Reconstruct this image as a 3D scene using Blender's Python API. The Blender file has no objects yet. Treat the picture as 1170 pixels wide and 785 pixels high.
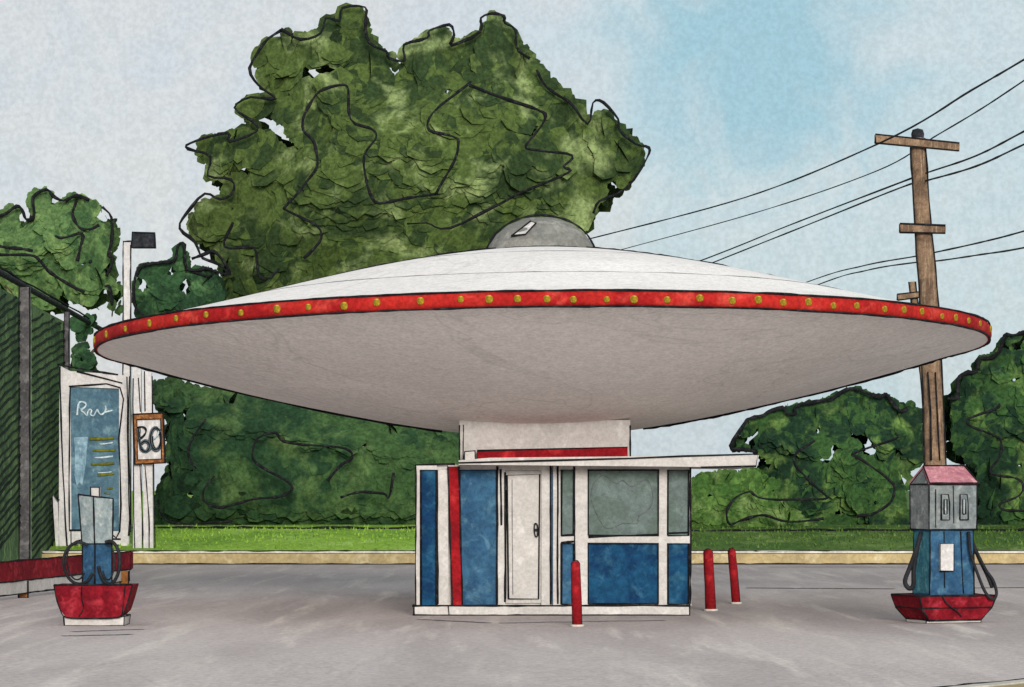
import bpy, math, random
from mathutils import Vector, Matrix, noise
R = math.radians
random.seed(7)
scn = bpy.context.scene
C = scn.collection

# ------------------------------------------------------------------ camera
F = 3330.0            # focal length in px of a 1170 px wide picture
CH = 1.89             # eye height
HOR = 560.0
cd = bpy.data.cameras.new('camera'); cam = bpy.data.objects.new('camera', cd); C.objects.link(cam)
cam.location = (0, 0, CH); cam.rotation_euler = (R(90), 0, 0)
cd.sensor_width = 36.0; cd.lens = F/1170*36; cd.shift_y = (HOR-392.5)/1170
cd.clip_start = 0.5; cd.clip_end = 20000
scn.camera = cam
def P(x, y, Y): return Vector(((x-585)/F*Y, Y, CH+(HOR-y)/F*Y))

# ------------------------------------------------------------------ light
SUN_EL, SUN_AZ = 14.0, 9.0        # azimuth: degrees to the right of straight behind the camera
scn.view_settings.view_transform = 'Standard'
try: scn.view_settings.look = 'None'
except Exception: pass
scn.view_settings.gamma = 1.0; scn.view_settings.exposure = 0.85
scn.view_settings.use_curve_mapping = False
sd = bpy.data.lights.new('sun', 'SUN'); sun = bpy.data.objects.new('sun', sd); C.objects.link(sun)
sd.energy = 1.8; sd.angle = R(18); sd.color = (1.0, 0.95, 0.89)
src = Vector((math.sin(R(SUN_AZ))*math.cos(R(SUN_EL)), -math.cos(R(SUN_AZ))*math.cos(R(SUN_EL)), math.sin(R(SUN_EL))))
sun.rotation_euler = src.to_track_quat('Z', 'Y').to_euler(); sun.location = (-10, -20, 30)

def S(r, g, b, k=1.0):
    f = lambda c: ((c/255+0.055)/1.055)**2.4 if c > 10 else c/255/12.92
    return (f(r)*k, f(g)*k, f(b)*k, 1)

w = bpy.data.worlds.new('World'); scn.world = w; w.use_nodes = True
nt = w.node_tree; N = nt.nodes; L = nt.links
for n in list(N): N.remove(n)
def node(nt, t, **k):
    n = nt.nodes.new(t)
    for a, v in k.items(): setattr(n, a, v)
    return n
out = node(nt, 'ShaderNodeOutputWorld'); bg = node(nt, 'ShaderNodeBackground'); L.new(bg.outputs[0], out.inputs[0])
sky = node(nt, 'ShaderNodeTexSky', sky_type='NISHITA'); sky.sun_disc = False
sky.sun_elevation = R(SUN_EL); sky.sun_rotation = math.atan2(src.x, src.y)
sky.air_density = 1.0; sky.dust_density = 2.0; sky.ozone_density = 1.0
bg.inputs[1].default_value = 0.1
tc = node(nt, 'ShaderNodeTexCoord')
def wnoise(scale, detail=3, rough=0.5, dist=0.0):
    n = node(nt, 'ShaderNodeTexNoise'); n.inputs['Scale'].default_value = scale
    n.inputs['Detail'].default_value = detail; n.inputs['Roughness'].default_value = rough; n.inputs['Distortion'].default_value = dist
    L.new(tc.outputs['Generated'], n.inputs['Vector']); return n.outputs[0]
def wmath(op, a, b=None, c=None, clamp=False):
    n = node(nt, 'ShaderNodeMath', operation=op, use_clamp=clamp)
    for i, v in enumerate((a, b, c)):
        if v is None: continue
        if isinstance(v, (int, float)): n.inputs[i].default_value = v
        else: L.new(v, n.inputs[i])
    return n.outputs[0]
def wramp(v, a, b, lo=0.0, hi=1.0):
    n = node(nt, 'ShaderNodeMapRange', interpolation_type='SMOOTHSTEP'); L.new(v, n.inputs[0])
    for i, q in enumerate((a, b, lo, hi)): n.inputs[i+1].default_value = q
    return n.outputs[0]
def wmix(f, a, b, mode='MIX'):
    n = node(nt, 'ShaderNodeMix', data_type='RGBA', blend_type=mode)
    for s, v in ((0, f), (6, a), (7, b)):
        if isinstance(v, (int, float)): n.inputs[s].default_value = v
        elif isinstance(v, tuple): n.inputs[s].default_value = v
        else: L.new(v, n.inputs[s])
    return n.outputs[2]
sep = node(nt, 'ShaderNodeSeparateXYZ'); L.new(tc.outputs['Generated'], sep.inputs[0])
big = wnoise(9, 4, 0.55, 0.6); med = wnoise(30, 4, 0.6, 0.8); fine = wnoise(620, 2, 0.6); fine2 = wnoise(230, 3, 0.7)
K = 5.6   # cloud radiance before the 0.1 strength
grey = S(207, 214, 220, K); cream = S(214, 217, 219, K); pale = S(194, 213, 220, K); blue = S(148, 194, 211, K)
c0 = wmix(wramp(med, 0.42, 0.62), grey, cream)
m1 = wramp(wmath('ADD', sep.outputs[0], wmath('MULTIPLY', wmath('SUBTRACT', big, 0.5), 0.22)), -0.02, 0.085)
c1 = wmix(m1, c0, wmix(wramp(med, 0.38, 0.66), pale, S(203, 216, 221, K)))
# an opening of clearer blue, high on the right
dv = node(nt, 'ShaderNodeVectorMath', operation='DISTANCE'); L.new(tc.outputs['Generated'], dv.inputs[0]); dv.inputs[1].default_value = Vector((0.085, 0.985, 0.148)).normalized()
dd = wmath('ADD', dv.outputs['Value'], wmath('MULTIPLY', wmath('SUBTRACT', med, 0.5), 0.07))
c2 = wmix(wramp(dd, 0.015, 0.062, 0.8, 0.0), c1, blue)
# wash borders (thin darker rings where a cloud edge dried)
ring = wmath('ABSOLUTE', wmath('SUBTRACT', wnoise(22, 3, 0.5, 0.4), 0.55))
c3 = wmix(wramp(ring, 0.0, 0.003, 0.10, 0.0), c2, S(120, 150, 165, K))
g = wmath('ADD', 0.5, wmath('MULTIPLY', wmath('ADD', wmath('MULTIPLY', fine, 1.3), wmath('MULTIPLY', fine2, 0.7)), 0.5))
g = wramp(g, 0.84, 1.16, 0.925, 1.075)
c4 = wmix(1.0, c3, g, 'MULTIPLY')
c5 = wmix(0.93, sky.outputs[0], c4)
L.new(c5, bg.inputs[0])

# ------------------------------------------------------------------ materials
def wc(name, col, col2=None, col3=None, scale=1.2, grain=20, gamt=0.10, bump=0.25, edge=0.10, rough=0.95, island=0.0, spec=0.15, streak=None, split=(0.40, 0.62), stretch=None):
    """watercolour-like wash: two pigment tones, dried wash borders, paper grain"""
    m = bpy.data.materials.new(name); m.use_nodes = True
    t = m.node_tree; b = t.nodes['Principled BSDF']
    col2 = col2 or tuple(c*0.82 for c in col[:3])+(1,); col3 = col3 or tuple(min(1, c*1.18) for c in col[:3])+(1,)
    tcn = node(t, 'ShaderNodeTexCoord').outputs['Object']
    def nz(s, d=3, r=0.55, di=0.0, vec=None):
        n = node(t, 'ShaderNodeTexNoise'); n.inputs['Scale'].default_value = s; n.inputs['Detail'].default_value = d
        n.inputs['Roughness'].default_value = r; n.inputs['Distortion'].default_value = di
        t.links.new(vec or tcn, n.inputs['Vector']); return n.outputs[0]
    def mr(v, a, bb, lo=0.0, hi=1.0):
        n = node(t, 'ShaderNodeMapRange', interpolation_type='SMOOTHSTEP'); t.links.new(v, n.inputs[0])
        for i, q in enumerate((a, bb, lo, hi)): n.inputs[i+1].default_value = q
        return n.outputs[0]
    def mx(f, a, bb, mode='MIX'):
        n = node(t, 'ShaderNodeMix', data_type='RGBA', blend_type=mode)
        for s, v in ((0, f), (6, a), (7, bb)):
            if isinstance(v, (int, float)): n.inputs[s].default_value = v
            elif isinstance(v, tuple): n.inputs[s].default_value = v
            else: t.links.new(v, n.inputs[s])
        return n.outputs[2]
    def ma(op, a, bb):
        n = node(t, 'ShaderNodeMath', operation=op)
        for i, v in enumerate((a, bb)):
            if isinstance(v, (int, float)): n.inputs[i].default_value = v
            else: t.links.new(v, n.inputs[i])
        return n.outputs[0]
    v1 = None
    if stretch:
        mp1 = node(t, 'ShaderNodeMapping'); mp1.inputs['Scale'].default_value = stretch; t.links.new(tcn, mp1.inputs[0]); v1 = mp1.outputs[0]
    n1 = nz(scale, 4, 0.6, 0.7, v1); n2 = nz(scale*2.7, 3, 0.6, 0.4)
    if streak:
        mp = node(t, 'ShaderNodeMapping'); mp.inputs['Scale'].default_value = streak; t.links.new(tcn, mp.inputs[0])
        n2 = nz(scale*2.0, 4, 0.6, 0.3, mp.outputs[0])
    f1 = n1
    if island:
        gi = node(t, 'ShaderNodeNewGeometry').outputs['Random Per Island']
        f1 = ma('ADD', n1, ma('MULTIPLY', ma('SUBTRACT', gi, 0.5), island))
    base = mx(mr(f1, split[0], split[1]), col2, col)
    base = mx(mr(n2, 0.50, 0.72), base, col3)
    if edge:
        r1 = ma('ABSOLUTE', ma('SUBTRACT', n1, 0.52), 0) if False else None
        s = ma('SUBTRACT', n1, 0.52); a = node(t, 'ShaderNodeMath', operation='ABSOLUTE'); t.links.new(s, a.inputs[0])
        base = mx(mr(a.outputs[0], 0.0, 0.006, edge*2.2, 0.0), base, tuple(c*0.35 for c in col[:3])+(1,))
    gr = nz(grain, 3, 0.7)
    gr2 = nz(grain*0.38, 2, 0.6)
    base = mx(1.0, base, mr(gr, 0.36, 0.64, 1-gamt*1.35, 1+gamt*1.35), 'MULTIPLY'); base = mx(1.0, base, mr(gr2, 0.34, 0.66, 1-gamt*0.6, 1+gamt*0.6), 'MULTIPLY')
    t.links.new(base, b.inputs['Base Color'])
    b.inputs['Roughness'].default_value = rough; b.inputs['Specular IOR Level'].default_value = spec
    if bump:
        bn = node(t, 'ShaderNodeBump'); bn.inputs['Strength'].default_value = bump; bn.inputs['Distance'].default_value = 0.6/grain
        t.links.new(gr, bn.inputs['Height']); t.links.new(bn.outputs[0], b.inputs['Normal'])
    return m
INK = wc('ink_black', (0.012, 0.012, 0.014, 1), (0.006, 0.006, 0.008, 1), (0.03, 0.03, 0.033, 1), scale=3, edge=0, bump=0)
PENCIL = wc('pencil_grey', (0.16, 0.16, 0.17, 1), (0.10, 0.10, 0.11, 1), scale=6, edge=0, bump=0)
M = {}
M['shell'] = wc('saucer_white', (0.84, 0.79, 0.755, 1), (0.77, 0.72, 0.69, 1), (0.89, 0.845, 0.81, 1), scale=0.16, grain=17, gamt=0.07, edge=0.09, streak=(1, 1, 4))
M['white'] = wc('warm_white_paint', (0.54, 0.51, 0.485, 1), (0.48, 0.455, 0.43, 1), (0.60, 0.575, 0.55, 1), scale=1.4, grain=19, gamt=0.06, edge=0.05)
M['whitefar'] = wc('weathered_white_paint', (0.58, 0.555, 0.54, 1), (0.53, 0.51, 0.50, 1), (0.64, 0.62, 0.605, 1), scale=1.0, grain=11, gamt=0.07, edge=0.04)
M['red'] = wc('red_paint', S(148, 24, 30), S(122, 18, 26), S(168, 42, 44), scale=1.6, grain=19, gamt=0.14, edge=0.05)
M['rim'] = wc('rim_red_paint', S(170, 38, 32), S(146, 24, 26), S(186, 62, 52), scale=1.0, grain=17, gamt=0.14, edge=0.04)
M['maroon'] = wc('tray_red_paint', S(130, 22, 34), S(104, 14, 26), S(150, 42, 52), scale=1.8, grain=20, gamt=0.15, edge=0.05)
M['bulb'] = wc('ochre_bulb', S(160, 134, 34), S(124, 104, 30), S(184, 158, 56), scale=8, grain=30, gamt=0.1, edge=0)
M['blue'] = wc('blue_paint', S(26, 72, 104), S(18, 52, 86), S(48, 92, 118), scale=1.5, grain=17, gamt=0.13, edge=0.10)
M['bluepale'] = wc('pale_blue_paint', S(54, 92, 120), S(44, 78, 108), S(76, 112, 134), scale=1.5, grain=17, gamt=0.13, edge=0.07)
M['teal'] = wc('teal_paint', S(62, 118, 132), S(48, 102, 120), S(88, 140, 150), scale=3, grain=20, gamt=0.12, edge=0.05)
M['glass'] = wc('grey_green_glass', S(92, 106, 104), S(82, 98, 90), S(106, 122, 118), scale=1.3, grain=17, gamt=0.10, edge=0.14, rough=0.6, spec=0.2)
M['grey'] = wc('grey_enamel', S(124, 130, 130), S(104, 112, 114), S(146, 152, 150), scale=2.5, grain=20, gamt=0.10, edge=0.05)
M['palegrey'] = wc('pale_grey_enamel', S(150, 160, 160), S(128, 142, 144), S(172, 178, 176), scale=3, grain=20, gamt=0.10, edge=0.05)
M['dome'] = wc('dome_grey', S(128, 126, 120), S(112, 112, 108), S(146, 144, 138), scale=1.3, grain=17, gamt=0.09, edge=0.08)
M['pink'] = wc('pink_roof_paint', S(182, 122, 130), S(162, 104, 114), S(198, 146, 150), scale=3, grain=20, gamt=0.10, edge=0.05)
M['wood'] = wc('pole_wood', S(134, 110, 88), S(104, 84, 68), S(158, 136, 112), scale=2.5, grain=16, gamt=0.14, edge=0.05, streak=(5, 5, 0.4))
M['wood2'] = wc('frame_wood', S(150, 98, 52), S(110, 70, 44), S(172, 120, 72), scale=4, grain=14, gamt=0.12, edge=0)
M['post'] = wc('grey_post', S(92, 90, 90), S(74, 72, 74), S(114, 112, 112), scale=2, grain=14, gamt=0.12, edge=0)
M['dark'] = wc('dark_metal', S(44, 46, 50), S(30, 32, 36), S(64, 66, 70), scale=3, grain=14, gamt=0.14, edge=0)
M['board'] = wc('menu_board_blue', S(84, 114, 128), S(70, 98, 114), S(104, 132, 142), scale=1.5, grain=11, gamt=0.10, edge=0.05)
M['chalk'] = wc('chalk_white', S(190, 204, 208), S(160, 180, 188), scale=6, grain=11, gamt=0.1, edge=0, bump=0)
M['palewash'] = wc('pale_blue_wash', S(132, 160, 174), S(104, 134, 150), S(160, 184, 194), scale=4, grain=11, gamt=0.1, edge=0, bump=0, streak=(8, 8, 0.6))
M['olive'] = wc('olive_stroke', S(112, 110, 34), S(90, 92, 30), scale=6, grain=11, gamt=0.1, edge=0, bump=0)
M['paper'] = wc('sign_white', S(206, 202, 200), S(190, 186, 184), scale=4, grain=11, gamt=0.06, edge=0)
M['slate'] = wc('slate_grey_fill', S(98, 110, 116), S(80, 92, 98), scale=6, grain=11, gamt=0.06, edge=0)
M['tan'] = wc('tan_kerb', S(180, 160, 116), S(164, 146, 108), S(196, 180, 142), scale=0.9, grain=10, gamt=0.08, edge=0.03)
M['kerbwhite'] = wc('kerb_white', S(198, 192, 182), S(184, 178, 168), scale=0.9, grain=10, gamt=0.08, edge=0)
M['hatch'] = wc('dark_green_mesh', S(98, 122, 78), S(74, 98, 66), S(126, 152, 100), scale=0.8, grain=12, gamt=0.2, edge=0.05)
M['hatchline'] = wc('dark_hatch_stroke', S(34, 46, 36), S(24, 34, 28), scale=2, edge=0, bump=0)
M['lawn'] = wc('lawn_green', S(130, 164, 60), S(108, 144, 52), S(152, 182, 92), scale=0.35, grain=9, gamt=0.14, edge=0.10, streak=(1, 1, 1))
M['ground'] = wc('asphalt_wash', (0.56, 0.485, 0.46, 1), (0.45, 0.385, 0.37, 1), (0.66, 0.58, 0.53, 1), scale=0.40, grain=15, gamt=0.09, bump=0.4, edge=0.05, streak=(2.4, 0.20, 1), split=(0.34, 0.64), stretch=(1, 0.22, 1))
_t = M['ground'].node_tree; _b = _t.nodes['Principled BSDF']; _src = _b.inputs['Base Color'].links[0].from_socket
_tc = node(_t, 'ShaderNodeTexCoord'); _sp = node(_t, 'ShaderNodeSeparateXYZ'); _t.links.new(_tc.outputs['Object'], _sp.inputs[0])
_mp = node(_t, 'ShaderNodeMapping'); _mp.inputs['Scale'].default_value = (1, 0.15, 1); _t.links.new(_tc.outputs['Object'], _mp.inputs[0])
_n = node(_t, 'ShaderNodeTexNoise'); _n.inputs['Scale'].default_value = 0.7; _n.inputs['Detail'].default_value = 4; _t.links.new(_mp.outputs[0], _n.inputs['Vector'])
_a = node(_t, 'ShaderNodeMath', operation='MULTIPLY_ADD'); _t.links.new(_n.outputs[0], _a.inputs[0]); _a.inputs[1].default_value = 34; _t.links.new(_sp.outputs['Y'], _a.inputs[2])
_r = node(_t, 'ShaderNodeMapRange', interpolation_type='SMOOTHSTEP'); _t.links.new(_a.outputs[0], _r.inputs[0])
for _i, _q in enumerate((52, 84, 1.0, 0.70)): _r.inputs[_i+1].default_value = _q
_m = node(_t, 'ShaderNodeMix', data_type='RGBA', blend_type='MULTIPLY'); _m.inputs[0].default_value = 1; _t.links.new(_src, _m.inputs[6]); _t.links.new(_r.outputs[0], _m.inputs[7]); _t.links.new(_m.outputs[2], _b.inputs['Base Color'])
M['hose'] = wc('black_hose', (0.02, 0.02, 0.024, 1), (0.012, 0.012, 0.014, 1), scale=6, edge=0, bump=0, rough=0.7)
def leafmat(name, a, b, c, scale=0.5, grain=9, island=0.22):
    return wc(name, a, b, c, scale=scale, grain=grain, gamt=0.2, edge=0.16, bump=0.2, island=island, split=(0.44, 0.56))
M['leaf_big'] = leafmat('oak_foliage', S(72, 89, 44), S(43, 60, 33), S(124, 140, 90), 0.28, 8)
M['leaf_left'] = leafmat('left_tree_foliage', S(81, 108, 64), S(58, 85, 51), S(110, 135, 80), 0.5, 8)
M['leaf_small'] = leafmat('bluish_foliage', S(46, 76, 46), S(34, 58, 38), S(70, 100, 62), 0.6, 8, 0.15)
M['leaf_hedge'] = leafmat('hedge_foliage', S(53, 78, 44), S(33, 58, 37), S(74, 97, 56), 0.32, 9, 0.14)
M['leaf_bush'] = leafmat('bush_foliage', S(49, 78, 40), S(26, 49, 33), S(94, 121, 62), 0.5, 9, 0.25)
M['leaf_lite'] = leafmat('light_foliage', S(76, 105, 49), S(55, 85, 37), S(106, 129, 74), 0.5, 9, 0.25)
M['bark'] = wc('bark', S(84, 70, 54), S(62, 52, 42), scale=1.5, grain=8, edge=0)

# ------------------------------------------------------------------ mesh builder
def catmull(pts, n=5):
    pts = [Vector(p) for p in pts]
    if len(pts) < 3 or n < 2: return pts
    q = [2*pts[0]-pts[1]]+pts+[2*pts[-1]-pts[-2]]; o = []
    for i in range(1, len(q)-2):
        for k in range(n):
            t = k/n; a, b, c, d = q[i-1:i+3]
            o.append(0.5*((2*b)+(c-a)*t+(2*a-5*b+4*c-d)*t*t+(3*b-a-3*c+d)*t**3))
    o.append(pts[-1]); return o
class MB:
    def __init__(s, *mats): s.v = []; s.f = []; s.mi = []; s.mats = list(mats); s.sm = []; s.cn = {}
    def mat(s, m):
        if m not in s.mats: s.mats.append(m)
        return s.mats.index(m)
    def add(s, vs, fs, m=0, smooth=False):
        o = len(s.v); s.v += [Vector(a) for a in vs]
        for f in fs: s.f.append([i+o for i in f]); s.mi.append(m); s.sm.append(smooth)
    def box(s, a, b, m=0):
        x0, y0, z0 = a; x1, y1, z1 = b
        s.hexa([(x0,y0,z0),(x1,y0,z0),(x1,y1,z0),(x0,y1,z0)], [(x0,y0,z1),(x1,y0,z1),(x1,y1,z1),(x0,y1,z1)], m)
    def hexa(s, bot, top, m=0):
        n = len(bot)
        s.add(list(bot)+list(top), [list(range(n))[::-1], [n+i for i in range(n)]]+[[i,(i+1)%n,n+(i+1)%n,n+i] for i in range(n)], m)
    def slab(s, poly, dy, m=0):     # polygon given in x,z at its own y, thickened backwards
        a = [Vector(p) for p in poly]; b = [p+Vector((0, dy, 0)) for p in a]; n = len(a)
        s.add(a+b, [list(range(n)), [n+i for i in range(n)][::-1]]+[[i, n+i, n+(i+1)%n, (i+1)%n] for i in range(n)], m)
    def tube(s, pts, r, m=0, sides=5, smooth=True, press=0.0):
        pts = [Vector(p) for p in pts]; n = len(pts); rings = []; up = None
        for i, p in enumerate(pts):
            d = (pts[min(i+1, n-1)]-pts[max(i-1, 0)])
            if d.length < 1e-6: d = Vector((0, 0, 1))
            d.normalize()
            if up is None:
                up = d.orthogonal().normalized()
            up = (up-d*up.dot(d)); up = up.normalized() if up.length > 1e-5 else d.orthogonal().normalized()
            w_ = d.cross(up); rr = r(i/(max(1, n-1))) if callable(r) else r
            if press: rr *= 1+press*noise.noise(p*3.1+Vector((i*.37, 0, 0)))*1.6
            rings.append([p+(up*math.cos(t)+w_*math.sin(t))*rr for t in [2*math.pi*k/sides for k in range(sides)]])
        vs = [q for rg in rings for q in rg]; fs = []
        for i in range(n-1):
            for k in range(sides):
                a = i*sides+k; b_ = i*sides+(k+1)%sides
                fs.append([a, b_, b_+sides, a+sides])
        fs.append(list(range(sides))[::-1]); fs.append([(n-1)*sides+k for k in range(sides)])
        s.add(vs, fs, m, smooth)
    def ink(s, pts, r=0.013, sm=5, jit=0.0, mat=None, close=False):
        """a hand-drawn dark line lying on the thing"""
        pts = [Vector(p) for p in pts]
        if close: pts = pts+[pts[0]]
        if sm > 1: pts = catmull(pts, sm)
        if jit:
            o = random.random()*50
            pts = [p+noise.noise_vector(p*1.7+Vector((o, 0, 0)))*jit for p in pts]
        s.tube(pts, r, s.mat(mat or INK), 5, True, press=0.45)
    def seg(s, a, b, r=0.013, jit=0.006, mat=None, over=0.0):
        a = Vector(a); b = Vector(b); d = b-a; L_ = d.length
        if L_ < 1e-4: return
        if over: a = a-d/L_*over*random.random(); b = b+d/L_*over*random.random()
        n = max(2, int(L_/0.18)+1)
        s.ink([a.lerp(b, i/n) for i in range(n+1)], r, 1, jit, mat)
    def lathe(s, prof, c, m=0, seg=96, smooth=True):
        c = Vector(c); n = len(prof); vs = []
        for k in range(seg):
            t = 2*math.pi*k/seg
            for r, z in prof: vs.append(c+Vector((r*math.cos(t), r*math.sin(t), z)))
        fs = []
        for k in range(seg):
            for i in range(n-1):
                a = k*n+i; b_ = ((k+1)%seg)*n+i
                fs.append([a, b_, b_+1, a+1])
        s.add(vs, fs, m, smooth)
    def build(s, name, parent=None, origin=None, local=False):
        if origin is None:
            if parent is not None: origin = parent['_o'] if '_o' in parent else (0, 0, 0)
            else:
                xs = [v.x for v in s.v]; ys = [v.y for v in s.v]; zs = [v.z for v in s.v]
                origin = ((min(xs)+max(xs))/2, (min(ys)+max(ys))/2, min(zs))
        og = Vector((0, 0, 0)) if local else Vector(origin)
        me = bpy.data.meshes.new(name); me.from_pydata([v-og for v in s.v], [], s.f)
        for m in s.mats: me.materials.append(m)
        me.polygons.foreach_set('material_index', s.mi); me.polygons.foreach_set('use_smooth', s.sm); me.update()
        if s.cn: me.normals_split_custom_set_from_vertices([s.cn.get(i, (0, 0, 0)) for i in range(len(s.v))])
        o = bpy.data.objects.new(name, me); C.objects.link(o)
        if parent is not None: o.parent = parent
        elif not local: o.location = og
        if '_o' in o: pass
        o['_o'] = tuple(og)
        ALL.append(o); return o
ALL = []
def thing(name, label, cat, loc, rz=0, group=None):
    o = bpy.data.objects.new(name, None); C.objects.link(o); o.location = loc; o.rotation_euler = (0, 0, rz)
    o['label'] = label; o['category'] = cat; o['_o'] = tuple(loc); ALL.append(o); o.empty_display_size = 0.3
    if group: o['group'] = group
    return o
def tag(o, label, cat, group=None):
    o['label'] = label; o['category'] = cat
    if group: o['group'] = group
    return o
def struct(o): o['kind'] = 'structure'; return o

# px-defined slab: front face at Y, goes back by d, inked outline on the front
def pbox(mb, x0, y0, x1, y1, Y, d, m=0, ink=0.012, sides='tblr', mat=None):
    a = P(x0, y1, Y); b = P(x1, y0, Y)
    mb.box((a.x, Y, a.z), (b.x, Y+d, b.z), m)
    if ink:
        f = Y-ink*0.25
        c = {'bl': (a.x, f, a.z), 'br': (b.x, f, a.z), 'tl': (a.x, f, b.z), 'tr': (b.x, f, b.z)}
        for k, (p, q) in {'t': ('tl', 'tr'), 'b': ('bl', 'br'), 'l': ('bl', 'tl'), 'r': ('br', 'tr')}.items():
            if k in sides: mb.seg(c[p], c[q], ink, 0.007, mat, over=0.03)
def tr(pts, ox, oy, sc): return [(ox+x/sc, oy+y/sc) for x, y in pts]

# ------------------------------------------------------------------ ground, kerb, lawn
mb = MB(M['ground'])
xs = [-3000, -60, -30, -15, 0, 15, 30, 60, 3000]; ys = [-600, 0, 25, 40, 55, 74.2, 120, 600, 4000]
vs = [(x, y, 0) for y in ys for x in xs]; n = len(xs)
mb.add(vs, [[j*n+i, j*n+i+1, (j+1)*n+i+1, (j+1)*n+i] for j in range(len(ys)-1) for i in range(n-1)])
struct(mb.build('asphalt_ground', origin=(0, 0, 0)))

for sgn, nm in ((-1, 'bounce_sheet'), (1, 'bounce_sheet')):  # pale sheets added beside the view to bounce light onto the saucer's underside
    mb = MB(wc('pale_bounce', (0.66, 0.62, 0.58, 1), (0.58, 0.54, 0.51, 1), scale=0.3, grain=14, gamt=0.08))
    for i in range(5):
        for j in range(5):
            x0 = 9.6+i*4.0; y0 = 24+j*5.0
            a_, b_ = sorted((sgn*x0, sgn*(x0+3.97))); mb.add([(a_, y0, .004), (b_, y0, .004), (b_, y0+4.97, .004), (a_, y0+4.97, .004)], [[0, 1, 2, 3]])
    struct(mb.build(nm, origin=(sgn*9.6, 24, 0)))
KY = 74.0
mb = MB(M['tan'])
mb.box((-72, KY, 0), (72, KY+0.35, 0.27))
mb.seg((-40, KY-0.02, 0.01), (40, KY-0.02, 0.01), 0.024, 0.02)
o = struct(mb.build('kerb', origin=(0, KY, 0)))
mb = MB(M['kerbwhite'])
mb.box((-72, KY+0.12, 0.285), (72, KY+1.0, 0.34))
mb.seg((-40, KY+0.14, 0.34), (40, KY+0.14, 0.34), 0.022, 0.02)
struct(mb.build('pavement_edge', origin=(0, KY, 0)))

LAWN = M['lawn']
mb = MB(LAWN, M['lawn'])
def lawn_z(y): return 0.34+0.58*min(1, max(0, (y-KY-0.9)/5.5))**0.8
ys = [KY+0.9+5.5*k/12 for k in range(13)]+[90, 120, 300, 4000]; xs = [-3000, -300]+[-60+2*i for i in range(61)]+[300, 3000]
vs = []
for y in ys:
    for x in xs:
        j = 0.0 if y > 100 or y < KY+1 else 0.035*noise.noise(Vector((x*.6, y*.6, 0)))
        vs.append((x, y, lawn_z(y)+j))
n = len(xs)
mb.add(vs, [[j*n+i, j*n+i+1, (j+1)*n+i+1, (j+1)*n+i] for j in range(len(ys)-1) for i in range(n-1)], 0, True)
mb.seg((-22, KY+5.4, lawn_z(KY+5.4)+0.03), (-2.5, KY+5.4, lawn_z(KY+5.4)+0.03), 0.035, 0.05)
mb.seg((4.6, KY+4.8, lawn_z(KY+4.8)+0.03), (22, KY+4.8, lawn_z(KY+4.8)+0.03), 0.03, 0.05)
mb.mats[1] = wc('lawn_olive', S(80, 104, 46), S(62, 90, 38), S(106, 128, 70), scale=0.35, grain=9, gamt=0.14)
for i_, f_ in enumerate(mb.f):
    if len(f_) == 4 and mb.mi[i_] == 0 and sum(mb.v[q].x for q in f_)/4 > 1: mb.mi[i_] = 1
struct(mb.build('lawn', origin=(0, KY, 0)))

# short grass tufts along the bank
mb = MB(M['leaf_lite'])
for _ in range(5200):
    x = random.uniform(-16, 17); y = KY+0.95+random.random()**0.8*5.0; z = lawn_z(y)-0.02
    h = random.uniform(0.05, 0.13); a = random.uniform(0, 6.28); wd = random.uniform(0.02, 0.05)
    dx, dy = math.cos(a)*wd, math.sin(a)*wd; tx, ty = random.uniform(-.05, .05), random.uniform(-.05, .05)
    mb.add([(x-dx, y-dy, z), (x+dx, y+dy, z), (x+tx, y+ty, z+h)], [[0, 1, 2]], 1 if x > 1 else 0)
mb.mats = [wc('grass_blade', S(130, 164, 60), S(112, 148, 54), S(146, 176, 82), scale=0.5, grain=9, edge=0, bump=0), wc('grass_blade_olive', S(82, 108, 46), S(66, 92, 38), S(100, 124, 64), scale=0.5, grain=9, edge=0, bump=0)]
g_ = mb.build('grass'); g_['kind'] = 'stuff'; tag(g_, 'short bright green grass on the bank below the hedges', 'grass')

# expansion joints / scored lines on the lot
mb = MB(M['ground'])
def gl(x0, y0, x1, y1, wd=0.022, mat=None):
    n = 12; pts = []
    for i in range(n+1):
        x = x0+(x1-x0)*i/n; y = y0+(y1-y0)*i/n; Y = CH*F/(y-HOR); pts.append(Vector(((x-585)/F*Y, Y+random.uniform(-.06, .06), 0.004)))
    mi = mb.mat(mat or INK)
    for a, b in zip(pts, pts[1:]):
        d = (b-a).normalized(); q = Vector((-d.y, d.x, 0))*wd*6
        mb.add([a-q, b-q, b+q, a+q], [[0, 1, 2, 3]], mi)
gl(852, 672, 1022, 673); gl(1100, 672, 1300, 671); gl(878, 648, 1035, 648, 0.02, PENCIL)
gl(70, 727, 150, 725, 0.012, PENCIL); gl(82, 722, 165, 719, 0.010, PENCIL)
gl(480, 708, 560, 712, 0.012, PENCIL); gl(570, 712, 760, 709, 0.010, PENCIL)
mb.mats[0] = PENCIL
struct(mb.build('pavement_joint_lines', origin=(0, 50, 0)))

# near kerb corner, bottom right
mb = MB(M['tan'])
Yk = 28.3
def kp(x, y, z=0.12): Y = (CH-z)*F/(y-HOR); return Vector(((x-585)/F*Y, Y, z))
A, B = kp(1050, 788), kp(1230, 770)
dd_ = (B-A).normalized(); A = A-dd_*6; B = B+dd_*9; n_ = Vector((dd_.y, -dd_.x, 0))
def strip(o0, o1, z, m): 
    q = [A+n_*o0, A+n_*o1, B+n_*o1, B+n_*o0]
    mb.hexa([Vector((p.x, p.y, 0)) for p in q], [Vector((p.x, p.y, z)) for p in q], m)
strip(0, .17, .12, mb.mat(M['kerbwhite'])); strip(.175, 3.5, .105, 0)
mb.seg(A+Vector((0, 0, .003)), B+Vector((0, 0, .003)), .007, .01)
struct(mb.build('near_kerb', origin=(4, Yk, 0)))

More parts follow.
